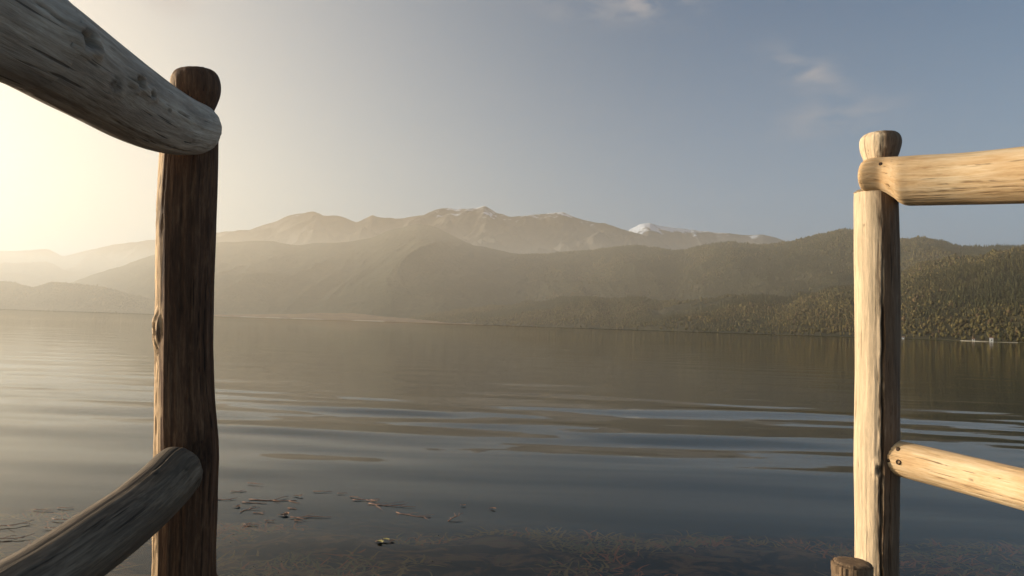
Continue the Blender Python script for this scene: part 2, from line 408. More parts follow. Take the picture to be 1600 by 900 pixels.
# ------------------------------------------------------------------ lake water
rows = list(np.arange(-5, 4, .09)); y = 4.0
while y < 110: rows.append(y); y *= 1.0062
while y < 16000: rows.append(y); y *= 1.05
rows = np.array(rows); u = np.linspace(-1, 1, 620); u = np.sign(u) * np.abs(u) ** 1.25
Yg, U = np.meshgrid(rows, u, indexing='ij')
Xg = U * (np.maximum(Yg, 0) * 1.35 + 5)
zg = np.zeros_like(Xg)
g = np.random.default_rng(5)
for i in range(26):
    lam = .6 * (3.2 / .6) ** (i / 25.0); ang = R(8) + g.normal(0, R(12.0)); ph = g.uniform(0, 6.28)
    s_amp = .0070 * (1.0 if lam > 1.0 else .55)
    A = s_amp * lam / 6.283
    k = 6.283 / lam
    dx, dy = math.sin(ang), math.cos(ang)
    env = .12 + 3.2 * np.maximum(0, vn(Xg / 4.6 + i * 3.1, Yg / 3.2 - i * 1.7, i) - .40)
    zg += A * env * np.sin(k * (Xg * dx + Yg * dy) + ph + 1.2 * fbm(Xg / 9, Yg / 6, 200 + i, 2))
zg *= np.interp(Yg, [0, 6, 8, 10, 13.5, 17, 60, 110], [.45, .5, .95, 1.5, 1.4, .28, .30, 0]) * np.clip((Yg + 5) / 4, 0, 1)
m_ = len(u); i, j = np.meshgrid(np.arange(len(rows) - 1), np.arange(m_ - 1), indexing='ij'); k = (i * m_ + j).ravel()
Fq = np.stack([k, k + 1, k + m_ + 1, k + m_], -1)
m_water, nt, out = new_mat("lake_water")
pos = nt.n('ShaderNodeNewGeometry').outputs['Position']
sp = nt.sep(pos)
n1 = nt.noise(nt.comb(nt.math('MULTIPLY', sp[0], .22), sp[1], 0.0), 1.6, 3, .5)
n2 = nt.noise(nt.comb(nt.math('MULTIPLY', sp[0], .10), sp[1], 3.0), .35, 4, .6)
patch = nt.ramp(nt.noise(nt.comb(nt.math('MULTIPLY', sp[0], .35), sp[1], 7.0), .025, 3, .5), [(.4, .25), (.6, 1.0)])
hgt = nt.math('MULTIPLY', nt.math('ADD', nt.math('MULTIPLY', n1, .012), nt.math('MULTIPLY', n2, .07)), patch)
bmp = nt.n('ShaderNodeBump', ins={'Height': hgt, 'Strength': .5, 'Distance': 1.0})
rgh = nt.n('ShaderNodeMapRange', ins={0: sp[1], 1: 15.0, 2: 200.0, 3: .004, 4: .05}).outputs[0]
fr = nt.n('ShaderNodeFresnel', ins={'IOR': 1.20, 'Normal': bmp.outputs[0]})
tr = nt.n('ShaderNodeBsdfTransparent', ins={'Color': (.86, .84, .76, 1)})
gl = nt.n('ShaderNodeBsdfGlossy', ins={'Color': (1.0, .985, .95, 1), 'Roughness': rgh, 'Normal': bmp.outputs[0]})
mx = nt.n('ShaderNodeMixShader', ins={0: fr.outputs[0], 1: tr.outputs[0], 2: gl.outputs[0]})
nt.t.links.new(mx.outputs[0], out.inputs['Surface'])
tag(np_mesh("lake_water", np.stack([Xg, Yg, zg], -1).reshape(-1, 3), Fq, m_water), kind='structure')

# ------------------------------------------------------------------ lake bed and weed
def bed_z(x, y):
    d = np.interp(y, [-6, 2, 5, 8, 12, 20, 60, 16000], [-.35, -.5, -.72, -1.1, -2.0, -4, -9, -12])
    return d + fbm(x / 1.1, y / 1.1, 300, 4) * .16 * np.clip(1.5 - y / 40, .0, 1)
rows = np.r_[np.arange(-6, 14, .12), np.geomspace(14.2, 16000, 70)]; u = np.linspace(-1, 1, 200)
Yb, U = np.meshgrid(rows, u, indexing='ij'); Xb = U * (np.maximum(Yb, 0) * 1.4 + 6)
m_ = len(u); i, j = np.meshgrid(np.arange(len(rows) - 1), np.arange(m_ - 1), indexing='ij'); k = (i * m_ + j).ravel()
m_bed, nt, out = new_mat("muddy_lake_bed")
pos = nt.n('ShaderNodeNewGeometry').outputs['Position']
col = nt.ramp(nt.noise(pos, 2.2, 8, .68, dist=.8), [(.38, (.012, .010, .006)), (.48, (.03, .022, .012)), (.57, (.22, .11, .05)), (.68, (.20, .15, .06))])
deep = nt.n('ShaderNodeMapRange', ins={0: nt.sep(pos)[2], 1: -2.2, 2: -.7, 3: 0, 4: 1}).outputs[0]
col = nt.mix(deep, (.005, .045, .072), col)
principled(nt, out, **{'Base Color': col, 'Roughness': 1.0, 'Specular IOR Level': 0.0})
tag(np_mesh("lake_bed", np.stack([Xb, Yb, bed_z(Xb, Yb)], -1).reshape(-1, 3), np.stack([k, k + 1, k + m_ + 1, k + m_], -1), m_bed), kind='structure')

m_weed, nt, out = new_mat("water_weed")
colA = nt.n('ShaderNodeAttribute', attribute_name='tint').outputs['Color']
principled(nt, out, **{'Base Color': colA, 'Roughness': .9, 'Specular IOR Level': .05})
g = np.random.default_rng(8)
WV, WF, WT = [], [], []
for c in range(1500):
    cy = g.uniform(2.6, 10.5); cx = g.uniform(-1, 1) * (cy * .95 + .6)
    if vn(np.array([cx * .9]), np.array([cy * .9]), 400)[0] < .42: continue
    tint = [(.24, .17, .06), (.40, .14, .055), (.17, .155, .06), (.30, .20, .07)][g.integers(4)]
    for q in range(g.integers(6, 15)):
        x, y = cx + g.normal(0, .16), cy + g.normal(0, .16); z = float(bed_z(np.array([x]), np.array([y]))[0])
        a = g.uniform(0, 6.28); ln = g.uniform(.08, .28); wd = g.uniform(.007, .022); p = np.array([x, y, z]); b = len(WV)
        up_ = g.uniform(.05, .65); nseg = 6
        for s_ in range(nseg + 1):
            f = s_ / nseg; ww = wd * (1 - f * .85)
            px_, py_ = -math.sin(a) * ww, math.cos(a) * ww
            WV += [(p[0] - px_, p[1] - py_, min(p[2], -.03)), (p[0] + px_, p[1] + py_, min(p[2], -.03))]
            WT += [tint, tint]
            e = up_ * (1 - f * 1.5); a += g.normal(0, .25)
            p = p + np.array([math.cos(a) * math.cos(e), math.sin(a) * math.cos(e), math.sin(e)]) * ln / nseg
        for s_ in range(nseg): WF.append((b + 2 * s_, b + 2 * s_ + 1, b + 2 * s_ + 3, b + 2 * s_ + 2))
tag(np_mesh("water_weed", np.array(WV), np.array(WF), m_weed, attrs={'tint': np.array(WT)}), 'brown and green water weed growing on the shallow lake bed', 'water weed', kind='stuff')

# ------------------------------------------------------------------ logs
def wood_mat(name, dark, mid, light, grey, grey_amt, grain=1.0, bump=.5, rough=.75, blotch=.5, pale=None, lit_edge=(.72, .95)):
    m, nt, out = new_mat(name)
    lc = nt.n('ShaderNodeAttribute', attribute_name='logco').outputs['Vector']
    mark = nt.n('ShaderNodeAttribute', attribute_name='mark').outputs['Fac']
    st = nt.vmath('MULTIPLY', lc, (1, 1, .085))
    g1 = nt.noise(st, 130 * grain, 6, .65, dist=.4); g2 = nt.noise(st, 480 * grain, 4, .7)
    bl = nt.noise(nt.vmath('MULTIPLY', lc, (1, 1, .3)), 16, 5, .6, dist=.5)
    fine = nt.noise(nt.vmath('MULTIPLY', lc, (1, 1, .25)), 300, 3, .6)
    f = nt.math('ADD', nt.math('ADD', nt.math('MULTIPLY', g1, .45), nt.math('MULTIPLY', g2, .2)), nt.math('ADD', nt.math('MULTIPLY', bl, .25 * blotch + .1), nt.math('MULTIPLY', fine, .08)))
    f = nt.math('MULTIPLY', f, 1 / (.83 + .25 * blotch))
    col = nt.ramp(f, [(.36, dark), (.5, mid), (.63, light)])
    gm = nt.ramp(nt.noise(nt.vmath('MULTIPLY', lc, (1, 1, .4)), 9, 4, .6), [(.35, 0.0), (.65, 1.0)])
    col = nt.mix(nt.math('MULTIPLY', gm, grey_amt), col, grey)
    col = nt.mix(nt.math('MULTIPLY', mark, .9, clamp=True), col, tuple(c * .28 for c in dark))
    if pale:                              # sunlit side painted into the colour, paler up to the shadow line
        edge = nt.math('ADD', nt.math('MULTIPLY_ADD', nt.sep(lc)[1], -20.0, .3 if lit_edge[0] < .3 else 0.0), nt.math('MULTIPLY', nt.math('SUBTRACT', g1, .5), .9))
        lit_side = nt.ramp(edge, [(max(0, lit_edge[0] + .3) if lit_edge[0] < .3 else lit_edge[0], 0.0), (lit_edge[1] + (.3 if lit_edge[0] < .3 else 0), 1.0)])
        col = nt.mix(nt.math('MULTIPLY', lit_side, nt.math('SUBTRACT', 1.0, mark, clamp=True)), col, nt.ramp(f, [(.38, tuple(c * (.35 if lit_edge[0] > .3 else .6) for c in pale)), (.5, tuple(c * .8 for c in pale)), (.6, pale)]))
    # fine dark checks running along the grain
    ck = nt.ramp(nt.noise(nt.vmath('MULTIPLY', lc, (1, 1, .035)), 230, 2, .5, dist=.3), [(.29, 1.0), (.345, 0.0)])
    col = nt.mix(nt.math('MULTIPLY', ck, .75), col, tuple(c * .45 for c in dark))
    hgt = nt.math('SUBTRACT', nt.math('ADD', g1, nt.math('MULTIPLY', g2, .5)), nt.math('MULTIPLY', ck, .5))
    b = nt.n('ShaderNodeBump', ins={'Height': hgt, 'Strength': bump, 'Distance': .0022})
    principled(nt, out, **{'Base Color': col, 'Roughness': rough, 'Specular IOR Level': .25, 'Normal': b.outputs[0]})
    return m
m_post_dark = wood_mat("weathered_dark_post", (.024, .011, .005), (.085, .039, .018), (.20, .11, .056), (.10, .050, .025), .3, 1.0, 1.0, pale=(.72, .50, .29), lit_edge=(.34, .60))  # pale tone paints sunlight onto the side facing the sun
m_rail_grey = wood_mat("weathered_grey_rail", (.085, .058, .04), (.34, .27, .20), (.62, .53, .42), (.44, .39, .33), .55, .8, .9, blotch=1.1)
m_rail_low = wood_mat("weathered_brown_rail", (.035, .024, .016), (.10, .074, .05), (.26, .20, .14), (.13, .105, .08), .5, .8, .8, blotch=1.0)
m_post_light = wood_mat("peeled_pale_post", (.07, .04, .022), (.14, .085, .05), (.24, .16, .10), (.16, .11, .07), .3, .9, .7, pale=(.74, .58, .39), lit_edge=(.20, .50))  # brown shaded half and pale sunlit half are both painted in
m_rail_light = wood_mat("peeled_pale_rail", (.34, .20, .09), (.62, .45, .26), (.78, .65, .45), (.52, .31, .14), .45, .9, .8, blotch=1.0)
m_stump = wood_mat("rough_stump", (.09, .055, .03), (.18, .12, .07), (.32, .23, .14), (.15, .11, .08), .4, .8, 1.0)

def catmull(P_, t):
    n = len(P_) - 1; i = min(int(t), n - 1); f = t - i
    p1, p2 = P_[i], P_[i + 1]; p0 = P_[i - 1] if i else p1 * 2 - p2; p3 = P_[i + 2] if i + 2 <= n else p2 * 2 - p1
    return .5 * ((2 * p1) + (p2 - p0) * f + (2 * p0 - 5 * p1 + 4 * p2 - p3) * f * f + (3 * p1 - p0 - 3 * p2 + p3) * f ** 3)

def log_mesh(name, stations, mat, parent, seed, axis=None, facet=None, lump=.03, ridge=.0012, cracks=(), knots=(), seg=150, ds=.0045, ref=Vector((0, 0, 1)), flat0=False, chip=0.0):
    """stations: list of (Vector centre, radius). A round log swept along them, with lumps, grain, cracks (theta,l0,l1,w,depth) and knots (theta,l,size,h)."""
    C_ = [s[0] for s in stations]; Rr = [s[1] for s in stations]
    pts, rad = [], []
    for i in range(len(C_) - 1):
        n = max(2, int((C_[i + 1] - C_[i]).length / ds))
        for k in range(n):
            f = k / n
            pts.append(catmull(C_, i + f))
            rad.append(Rr[i] + (Rr[i + 1] - Rr[i]) * (f * f * (3 - 2 * f)) if len(Rr) < 4 else float(catmull([Vector((r, 0, 0)) for r in Rr], i + f).x))
    pts.append(C_[-1]); rad.append(Rr[-1])
    L = [0.0]
    for a, b in zip(pts, pts[1:]): L.append(L[-1] + (b - a).length)
    main = (C_[-1] - C_[0]).normalized()
    e1 = (ref - main * ref.dot(main)).normalized(); 
    V, LC, MK = [], [], []
    sd = seed * 13.7
    for i, (p, r) in enumerate(zip(pts, rad)):
        tan = (pts[min(i + 2, len(pts) - 1)] - pts[max(i - 2, 0)]).normalized()
        if axis is not None: tan = axis
        a1 = (e1 - tan * e1.dot(tan)).normalized(); a2 = tan.cross(a1)
        for k in range(seg):
            th = k / seg * 2 * math.pi; c, s = math.cos(th), math.sin(th); l = L[i]
            q = Vector((c * .05, s * .05, l))
            d = lump * r * (noise.noise(Vector((c * .9 + sd, s * .9, l * 4))) * 1.3 + .5 * noise.noise(Vector((c * 1.8 + sd, s * 1.8, l * 9 + 5))))
            g_ = noise.noise(Vector((c * 6 + sd, s * 6, l * 2.2))) + .7 * noise.noise(Vector((c * 14 + sd, s * 14, l * 4)))
            d += ridge * g_
            if facet:
                for (f0, fh) in facet:
                    dt = abs((th - f0 + math.pi) % (2 * math.pi) - math.pi)
                    if dt < fh: d += r * (math.cos(fh) / math.cos(dt) - 1)
            if chip: d += chip * noise.cell(Vector((c * 3 + sd, s * 3, l * 30)))
            mk = 0.0
            for (t0, l0, l1, w_, dep) in cracks:
                if l0 < l < l1:
                    f = (l - l0) / (l1 - l0); en = min(1, f * 8, (1 - f) * 8)
                    tc = t0 + .10 * noise.noise(Vector((l * 7, sd, t0))) + .03 * noise.noise(Vector((l * 40, sd, t0)))
                    dt = (th - tc + math.pi) % (2 * math.pi) - math.pi
                    ww = w_ * (.85 + .3 * noise.noise(Vector((l * 11, sd + 4, t0)))) * en + 1e-4
                    x = dt / ww
                    if abs(x) < 4:
                        v = math.exp(-x * x); d -= dep * v * en; mk = max(mk, v * en * .9)
                        d += dep * .25 * math.exp(-(abs(x) - 2) ** 2) * en
            for (t0, l0, sz, hh) in knots:
                dt = (th - t0 + math.pi) % (2 * math.pi) - math.pi
                x, y_ = dt * r, (l - l0) * .62
                rr = math.hypot(x, y_) / sz * (1 + .35 * noise.noise(Vector((x * 120, y_ * 120, sd))))
                if rr < 4:
                    d += hh * math.exp(-(rr - .9) ** 2 * 2.2) - hh * 1.5 * math.exp(-(rr * 2.0) ** 2)
                    mk = max(mk, math.exp(-(rr * 1.25) ** 4) * (.65 + .5 * noise.noise(Vector((x * 300, y_ * 300, sd)))))
            fade = min(1, r / .02)
            V.append(p + (a1 * c + a2 * s) * (r + d * fade)); LC.append((c * r, s * r, l + sd)); MK.append(max(0, mk))
    Fc = []
    n = len(pts)
    for i in range(n - 1):
        for k in range(seg):
            Fc.append((i * seg + k, i * seg + (k + 1) % seg, (i + 1) * seg + (k + 1) % seg, (i + 1) * seg + k))
    for ring, p, l in ((0, pts[0], L[0]), (n - 1, pts[-1], L[-1])):
        ci = len(V); V.append(p.copy()); LC.append((0, 0, l + sd)); MK.append(0)
        for k in range(seg):
            a, b = ring * seg + k, ring * seg + (k + 1) % seg
            Fc.append((ci, b, a) if ring == 0 else (ci, a, b))
    o = mesh_obj(name, V, Fc, mat, parent)
    at = o.data.attributes.new('logco', 'FLOAT_VECTOR', 'POINT'); at.data.foreach_set('vector', np.array(LC, np.float32).ravel())
    at = o.data.attributes.new('mark', 'FLOAT', 'POINT'); at.data.foreach_set('value', np.array(MK, np.float32))
    return o
def rpx(px, d): return px / F * d
def rpv(px, d): return px / F * d * .905      # upright logs: wide-angle stretch taken off
def cap(c, direction, r, n=5, ln=None, sq=2.4):
    """extra stations that round off an end; direction points outwards."""
    ln = ln or r * .7; o = []
    for k in range(1, n + 1):
        f = k / n; o.append((c + direction * ln * f, max(r * (1 - f ** sq) ** (1 / sq), r * .12)))
    return o
VIEW = Vector((0, -1, 0))
def cyl_tri(name, c, axis, r, h, mat, parent, seg=16, slot=False):
    axis = axis.normalized(); a = axis.orthogonal().normalized(); b = axis.cross(a); V, Fc = [], []
    prof = [(r, 0), (r, h * .55), (r * .85, h * .9), (r * .5, h), (r * .42, h * (.35 if slot else 1.02))]
    for rr, z in prof:
        for k in range(seg):
            t = k / seg * 6.2832; V.append(c + axis * z + (a * math.cos(t) + b * math.sin(t)) * rr)
    for i in range(len(prof) - 1):
        for k in range(seg): Fc.append((i * seg + k, i * seg + (k + 1) % seg, (i + 1) * seg + (k + 1) % seg, (i + 1) * seg + k))
    Fc.append(tuple(range((len(prof) - 1) * seg, len(prof) * seg)))
    return mesh_obj(name, V, Fc, mat, parent)
m_nail, nt, out = new_mat("rusty_nail")
pos = nt.n('ShaderNodeNewGeometry').outputs['Position']
principled(nt, out, **{'Base Color': nt.ramp(nt.noise(pos, 300, 4), [(.35, (.03, .018, .012)), (.65, (.10, .06, .035))]), 'Roughness': .7, 'Metallic': .5})

# ---- left railing
DL = 1.25
rootL = empty("wooden_railing", Vector((P(290, 600, DL).x, P(290, 600, DL).y, -.9)))
tag(rootL, 'dark weathered log railing at the left, its rails running past the camera, shaded brown post', 'railing')
base = P(287, 900, DL); bot = Vector((base.x - .01, base.y, -.9))
st = [(bot, .064), (P(287, 1150, DL), .062), (P(287, 900, DL), rpv(51, DL)), (P(289, 800, DL), rpv(51.5, DL)), (P(291, 705, DL), rpv(52.5, DL)), (P(288, 610, DL), rpv(48, DL)), (P(287.5, 500, DL), rpv(47, DL)), (P(290, 350, DL), rpv(47, DL)), (P(294, 250, DL), rpv(46, DL)), (P(297, 215, DL), rpv(44, DL))]
hl = (st[0][0] - P(287, 900, DL)).length
def Lz(py): return (P(288, 900, DL) - P(288, py, DL)).length + hl
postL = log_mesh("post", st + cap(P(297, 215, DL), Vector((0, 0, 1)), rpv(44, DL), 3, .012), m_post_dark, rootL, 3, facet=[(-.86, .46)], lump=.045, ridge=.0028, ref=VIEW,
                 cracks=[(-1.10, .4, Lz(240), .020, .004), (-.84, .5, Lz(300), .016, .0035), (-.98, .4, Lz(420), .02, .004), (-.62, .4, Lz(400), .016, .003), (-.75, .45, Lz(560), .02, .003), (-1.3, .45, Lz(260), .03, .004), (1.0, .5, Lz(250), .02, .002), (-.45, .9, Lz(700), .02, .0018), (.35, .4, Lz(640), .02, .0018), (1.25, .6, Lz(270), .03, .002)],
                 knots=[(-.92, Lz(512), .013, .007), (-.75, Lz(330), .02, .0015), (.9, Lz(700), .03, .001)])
DK = DL
kn = [(P(300, 214, DK), rpv(30, DK)), (P(302, 190, DK), rpv(30, DK)), (P(303, 172, DK), rpv(31, DK)), (P(304, 158, DK), rpv(35.5, DK)), (P(305, 143, DK), rpv(39.5, DK)), (P(305, 130, DK), rpv(40, DK)), (P(304, 119, DK), rpv(37, DK)), (P(303, 113, DK), rpv(31, DK)), (P(303, 110.5, DK), rpv(22, DK)), (P(303, 109.5, DK), rpv(8, DK))]
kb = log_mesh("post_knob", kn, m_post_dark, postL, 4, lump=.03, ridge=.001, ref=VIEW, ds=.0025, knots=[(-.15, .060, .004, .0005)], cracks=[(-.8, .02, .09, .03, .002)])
# upper rail: level, running from the post back past the camera
e = P(310, 204, 1.19); nr = P(-30, 14, .67); dirn_ = (e - nr).normalized()
st = [(e - dirn_ * 1.55 + Vector((0.0, 0, .0)), .060), (e - dirn_ * 1.1, .060), (nr, .0585), (P(60, 66, .755) , .0570), (P(130, 112, .85), .0575), (P(200, 157, .965), .0562), (P(254, 185, 1.07), .0525), (P(287, 197, 1.13), .0475), (e - dirn_ * .02, .0445)]
def L_of(st, i): return sum((st[k + 1][0] - st[k][0]).length for k in range(i))
l5 = L_of(st, 4)
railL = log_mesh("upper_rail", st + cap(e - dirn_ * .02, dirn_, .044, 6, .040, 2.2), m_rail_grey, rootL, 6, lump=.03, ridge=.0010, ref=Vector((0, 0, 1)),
                 knots=[(1.62, l5 + .02, .010, .005), (1.68, l5 + .06, .007, .004), (1.55, L_of(st, 3) - .01, .012, .006), (1.75, l5 + .12, .004, .002), (2.3, L_of(st, 6) + .07, .004, .0015), (2.2, L_of(st, 6) + .02, .003, .001), (2.0, l5 - .03, .012, .0012)],
                 cracks=[(1.66, l5 - .03, l5 + .22, .018, .0035), (1.85, L_of(st, 3) - .02, l5 + .02, .016, .002), (1.5, L_of(st, 3) - .12, L_of(st, 3) + .03, .03, .004), (2.7, l5, l5 + .3, .015, .0012), (3.3, .8, l5 + .3, .02, .0015)])
# lower rail
e = P(279, 736, 1.155); nr = P(-40, 975, .80); dirn_ = (e - nr).normalized()
st = [(e - dirn_ * 1.5, .049), (nr - dirn_ * .2, .0485), (nr, .048), (P(60, 909, .885), .0475), (P(130, 860, .95), .047), (P(200, 809, 1.045), .0462), (P(248, 767, 1.11), .045), (e - dirn_ * .01, .0435)]
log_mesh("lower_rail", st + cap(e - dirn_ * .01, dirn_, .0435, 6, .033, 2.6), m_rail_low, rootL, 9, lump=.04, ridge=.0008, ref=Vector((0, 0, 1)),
         cracks=[(.15, L_of(st, 7) - .05, L_of(st, 7) + .03, .03, .003), (.6, L_of(st, 2), L_of(st, 5), .015, .001)],
         knots=[(.35, L_of(st, 6) - .01, .004, .001), (1.0, L_of(st, 7) - .01, .003, .0008)])

# ---- right railing
DR = 1.62
rootR = empty("wooden_railing", Vector((P(1370, 600, DR).x, P(1370, 600, DR).y, -.9)))
tag(rootR, 'pale peeled log railing at the right, brightly sunlit, with a rounded knob on its post', 'railing')
base = P(1370, 900, DR)
st = [(Vector((base.x, base.y, -.9)), .054), (P(1370, 1100, DR), .053), (P(1370, 900, DR), rpv(34, DR)), (P(1370, 780, DR), rpv(34.5, DR)), (P(1370.5, 705, DR), rpv(35.5, DR)), (P(1371, 600, DR), rpv(34.5, DR)), (P(1370, 450, DR), rpv(35, DR)), (P(1369, 330, DR), rpv(34.5, DR)), (P(1369, 303, DR), rpv(34, DR))]
hl = (st[0][0] - P(1370, 900, DR)).length
def Lr(py): return (P(1370, 900, DR) - P(1370, py, DR)).length + hl
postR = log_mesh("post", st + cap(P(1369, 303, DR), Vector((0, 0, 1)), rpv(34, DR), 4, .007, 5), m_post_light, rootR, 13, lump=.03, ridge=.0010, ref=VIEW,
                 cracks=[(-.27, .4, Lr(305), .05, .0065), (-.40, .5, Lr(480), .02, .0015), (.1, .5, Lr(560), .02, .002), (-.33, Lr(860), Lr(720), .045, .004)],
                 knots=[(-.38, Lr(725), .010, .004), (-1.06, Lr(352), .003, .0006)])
kn = [(P(1374, 300, DR), rpv(24, DR)), (P(1374.5, 262, DR), rpv(24, DR)), (P(1375, 250, DR), rpv(25.5, DR)), (P(1375, 240, DR), rpv(29, DR)), (P(1375, 230, DR), rpv(31.5, DR)), (P(1375.5, 221, DR), rpv(32, DR)), (P(1376, 214, DR), rpv(29.5, DR)), (P(1376, 209.5, DR), rpv(25, DR)), (P(1376, 207.5, DR), rpv(19, DR)), (P(1376, 207, DR), rpv(6, DR))]
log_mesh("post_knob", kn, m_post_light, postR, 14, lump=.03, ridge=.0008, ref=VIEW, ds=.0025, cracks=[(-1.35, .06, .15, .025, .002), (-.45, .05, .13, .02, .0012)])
sp_ = [(1347, 276, 1.602, 16), (1350, 275, 1.60, 22), (1357, 274, 1.597, 25), (1369, 273, 1.592, 26.5), (1385, 274, 1.585, 28), (1400, 277.5, 1.573, 32), (1415, 282.5, 1.562, 37.5), (1440, 282, 1.545, 38.8), (1500, 279.5, 1.50, 40), (1560, 276, 1.45, 42), (1610, 272.5, 1.41, 44), (1700, 266, 1.34, 47)]
st = [(P(a, b, c), rpx(q, c)) for a, b, c, q in sp_]
d_ = (st[-1][0] - st[-3][0]).normalized()
st = [(st[0][0] + (st[0][0] - st[1][0]).normalized() * .003, st[0][1] * .6)] + st + [(st[-1][0] + d_ * .4, .06), (st[-1][0] + d_ * 1.1, .061)]
railR = log_mesh("upper_rail", st, m_rail_light, rootR, 16, axis=d_, lump=.028, ridge=.0008, ref=Vector((0, 0, 1)),
                 cracks=[(2.15, .05, .5, .018, .0012), (1.9, .12, .7, .012, .001), (2.4, .1, .45, .02, .0012), (1.25, .2, .6, .01, .0006)],
                 knots=[(2.1, .075, .005, .002)])
sp_ = [(1383, 711, 1.60, 16), (1388, 712, 1.598, 21.5), (1397, 714, 1.592, 25.5), (1410, 717, 1.58, 27), (1440, 724.5, 1.545, 27.8), (1500, 739.5, 1.475, 29), (1560, 754.5, 1.40, 30.5), (1610, 767, 1.34, 32), (1700, 790, 1.25, 35)]
st = [(P(a, b, c), rpx(q, c)) for a, b, c, q in sp_]
d_ = (st[-1][0] - st[-3][0]).normalized()
st = [(st[0][0] + (st[0][0] - st[1][0]).normalized() * .004, st[0][1] * .6)] + st + [(st[-1][0] + d_ * .4, .042), (st[-1][0] + d_ * 1.0, .043)]
railR2 = log_mesh("lower_rail", st, m_rail_light, rootR, 19, axis=d_, lump=.03, ridge=.0008, ref=Vector((0, 0, 1)),
                  cracks=[(2.3, .12, .42, .03, .002), (2.0, .16, .5, .02, .0015), (1.1, .12, .3, .012, .0008)],
                  knots=[(1.55, .215, .004, .0008), (.75, .05, .004, .0006)])
def on_log(obj, px, py):
    o_ = CAM; d = ray(px, py).normalized()
    from mathutils.bvhtree import BVHTree
    bt = BVHTree.FromPolygons([v.co[:] for v in obj.data.vertices], [p.vertices[:] for p in obj.data.polygons])
    h = bt.ray_cast(o_, d); return (h[0], h[1]) if h[0] else (P(px, py, 1.55), -d)
for px, py, r in ((1403, 702, .0048), (1388, 720, .0042)):
    c, n_ = on_log(railR2, px, py); cyl_tri("nail", c - n_ * .002, n_, r, .0032, m_nail, railR2)
c, n_ = on_log(railR2, 1404, 722); cyl_tri("screw", c - n_ * .002, n_, .0062, .0045, m_nail, railR2, slot=True)
c, n_ = on_log(railR, 1376, 256); cyl_tri("nail", c - n_ * .002, n_, .0045, .003, m_nail, railR)

# ---- stump in front of the right post
D5 = 1.50
c = P(1331, 877, D5)
st = [(Vector((c.x, c.y, -.85)), .042), (Vector((c.x, c.y, c.z - .2)), .040), (Vector((c.x, c.y, c.z - .02)), rpx(28, D5)), (Vector((c.x, c.y, c.z - .006)), rpx(27, D5)), (Vector((c.x, c.y, c.z)), rpx(24.5, D5)), (Vector((c.x, c.y, c.z + .001)), rpx(12, D5))]
o = log_mesh("cut_post", st, m_stump, None, 23, lump=.06, ridge=.0018, ref=VIEW, chip=.002, cracks=[(.9, .3, 2, .06, .004), (1.6, .3, 2, .06, .004), (.2, .3, 2, .04, .003), (2.2, .3, 2, .05, .004)])
tag(o, 'short rough dark sawn-off post end at the foot of the right post', 'post')

# ------------------------------------------------------------------ debris floating on the lake
def twig_mat(name, a, b):
    m, nt, out = new_mat(name); pos = nt.n('ShaderNodeNewGeometry').outputs['Position']
    principled(nt, out, **{'Base Color': nt.ramp(nt.noise(pos, 90, 4), [(.3, a), (.7, b)]), 'Roughness': .7}); return m
m_tw = twig_mat("wet_twig", (.16, .075, .045), (.46, .26, .17))
m_lf = twig_mat("dead_leaf", (.18, .09, .05), (.5, .30, .18))
m_yl = twig_mat("yellow_leaf", (.26, .22, .05), (.45, .40, .16))
def tube(V, Fc, pts, r, seg=6):
    b = len(V)
    for i, p in enumerate(pts):
        t = (pts[min(i + 1, len(pts) - 1)] - pts[max(i - 1, 0)]).normalized(); a = Vector((0, 0, 1)).cross(t)
        a = a.normalized() if a.length > 1e-3 else Vector((1, 0, 0)); c_ = t.cross(a); q = r * (1 - .6 * i / len(pts))
        for k in range(seg): V.append(p + (a * math.cos(k / seg * 6.283) + c_ * math.sin(k / seg * 6.283)) * q)
    for i in range(len(pts) - 1):
        for k in range(seg): Fc.append((b + i * seg + k, b + i * seg + (k + 1) % seg, b + (i + 1) * seg + (k + 1) % seg, b + (i + 1) * seg + k))
    Fc.append(tuple(b + k for k in range(seg))[::-1]); Fc.append(tuple(b + (len(pts) - 1) * seg + k for k in range(seg)))
def twig(px, py, ln, ang, label, group=None, r=.0035, lift=.0, branches=1, rnd=random):
    c = on_water(px, py); root = empty("floating_twig", c + Vector((0, 0, .004))); tag(root, label, 'twig', group)
    V, Fc = [], []; d = Vector((math.cos(ang), math.sin(ang), 0)); nrm = Vector((-d.y, d.x, 0)); cz = Vector((c.x, c.y, .007))
    pts = [cz + d * (f - .5) * ln + nrm * rnd.uniform(-.06, .06) * ln + Vector((0, 0, lift * f + rnd.uniform(-.002, .004))) for f in [i / 6 for i in range(7)]]
    tube(V, Fc, pts, r); stem = mesh_obj("stem", V, Fc, m_tw, root)
    for b in range(branches):
        V, Fc = [], []; p = pts[rnd.randint(1, 5)]; s = rnd.choice((-1, 1)); bl = ln * rnd.uniform(.2, .45); bd = (d * rnd.uniform(.4, 1) + nrm * s).normalized()
        q = [p + bd * bl * f + d * bl * .2 * f * f + Vector((0, 0, rnd.uniform(0, .012) * f)) for f in (0, .33, .66, 1)]
        tube(V, Fc, q, r * .65); mesh_obj("side_shoot", V, Fc, m_tw, root)
    return root
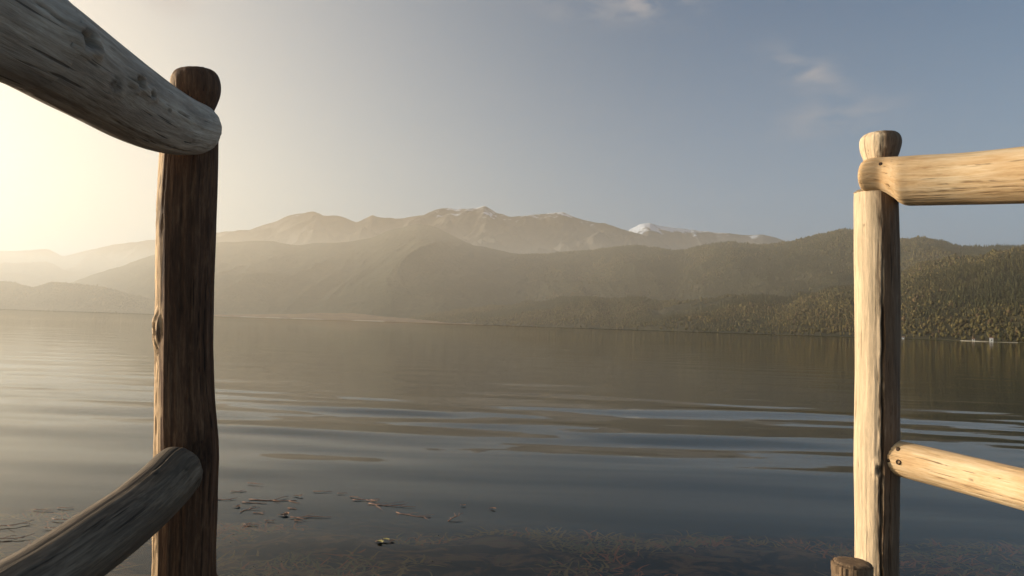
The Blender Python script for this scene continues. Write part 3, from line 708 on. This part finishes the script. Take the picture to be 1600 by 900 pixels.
def leaf(px, py, ln, ang, label, group=None, mat=None, n=1, rnd=random):
    c = on_water(px, py); root = empty("floating_leaf", c); tag(root, label, 'leaf', group)
    for q in range(n):
        V, Fc = [], []; a = ang + rnd.uniform(-1.4, 1.4) * (n > 1); d = Vector((math.cos(a), math.sin(a), 0)); nrm = Vector((-d.y, d.x, 0))
        o_ = Vector((c.x, c.y, .008)) + (Vector((rnd.uniform(-1, 1), rnd.uniform(-1.4, 1.4), 0)) * ln * .55 if n > 1 else Vector((0, 0, 0)))
        l_ = ln * rnd.uniform(.7, 1.2); cu = rnd.uniform(.1, .4)
        for i in range(9):
            f = i / 8; w_ = math.sin(math.pi * min(1, f * .97 + .03)) ** .8 * l_ * .24 * (1 + .15 * math.sin(i * 2.3))
            z = cu * l_ * (f - .45) ** 2
            for k in (-1, 0, 1): V.append(o_ + d * (f - .5) * l_ + nrm * w_ * k + Vector((0, 0, z + abs(k) * w_ * .55 + q * .002)))
        for i in range(8):
            for k in (0, 1): Fc.append((i * 3 + k, i * 3 + k + 1, i * 3 + k + 4, i * 3 + k + 3))
        mesh_obj("leaf_blade", V, Fc, mat or m_lf, root)
        V, Fc = [], []; tube(V, Fc, [o_ - d * l_ * .5 + Vector((0, 0, cu * l_ * .2)), o_ - d * l_ * .68 + Vector((0, 0, .004)), o_ - d * l_ * .85 + nrm * l_ * .08], .0015); mesh_obj("stalk", V, Fc, m_tw, root)
    return root
leaf(600, 849, .055, .4, 'yellow-green leaves clumped on the dark water in the lower middle', mat=m_yl, n=4)
leaf(615, 849, .045, 2.2, 'curled brown leaf touching the yellow-green leaves on the water', n=2)
leaf(770, 796, .05, .3, 'reddish brown leaf floating farthest to the right of the debris', n=2)
leaf(725, 791, .045, .1, 'brown curled leaf floating just left of the farthest right leaf', n=1)
twig(712, 812, .16, .9, 'forked twig sticking up from the water below the brown leaves', branches=3, lift=.03)
leaf(449, 805, .055, .2, 'largest clump of pale brown leaves near the left post', n=4)
leaf(466, 777, .045, .5, 'dark curled leaves at the right end of the long stalk', n=3)
twig(426, 783, .38, .10, 'long thin reddish stalk floating right of the left post', branches=3, r=.004)
twig(347, 782, .17, .03, 'dark stick floating right against the left post', branches=1)
leaf(370, 792, .05, .1, 'brown leaf floating close to the right side of the left post', n=2)
twig(387, 797, .18, 1.3, 'short stalk lying crosswise between two leaf clumps', branches=2)
twig(486, 809, .30, .15, 'thin dark twig right of the largest leaf clump', branches=2)
twig(398, 787, .20, .02, 'straight thin stick under the long reddish stalk', branches=0)
twig(572, 782, .22, .25, 'reddish branched weed stem floating left of centre', branches=5, r=.003)
twig(612, 791, .40, -.12, 'long trailing reddish stem reaching right from the branched weed', branches=4, r=.003)
twig(645, 806, .30, -.35, 'faint drooping stem at the tail of the trailing reddish stem', branches=3, r=.0025)
twig(12, 822, .26, .5, 'pale forked twig at the left edge of the water', branches=2)
twig(12, 842, .20, .15, 'bundle of reed bits below the forked twig at the left edge', branches=3)
random.seed(3)
for px, py, ln in ((400, 757, .16), (373, 769, .13), (504, 769, .16), (555, 778, .10), (404, 803, .09), (457, 796, .09), (392, 821, .12), (421, 815, .07), (466, 815, .07), (535, 772, .08)):
    twig(px, py, ln, random.uniform(-.4, .4), 'small bit of dark twig drifting among the debris right of the left post', 'small bits of twig drifting right of the left post', r=.003, branches=random.randint(0, 2))
for px, py, ln in ((68, 798, .15), (102, 795, .12), (100, 814, .2), (84, 826, .12)):
    twig(px, py, ln, random.uniform(-.2, .3), 'small pale bit of reed drifting left of the left post', 'small bits of reed drifting left of the left post', r=.0028, branches=random.randint(0, 1))

# ------------------------------------------------------------------ render settings
sc.render.engine = 'CYCLES'
cy = sc.cycles
cy.max_bounces = 8; cy.diffuse_bounces = 2; cy.glossy_bounces = 3; cy.transparent_max_bounces = 12; cy.volume_bounces = 1
cy.use_denoising = True; cy.sample_clamp_indirect = 6
try: cy.denoiser = 'OPENIMAGEDENOISE'
except Exception: pass
sc.view_settings.view_transform = 'Standard'; sc.view_settings.look = 'None'; sc.view_settings.exposure = 0
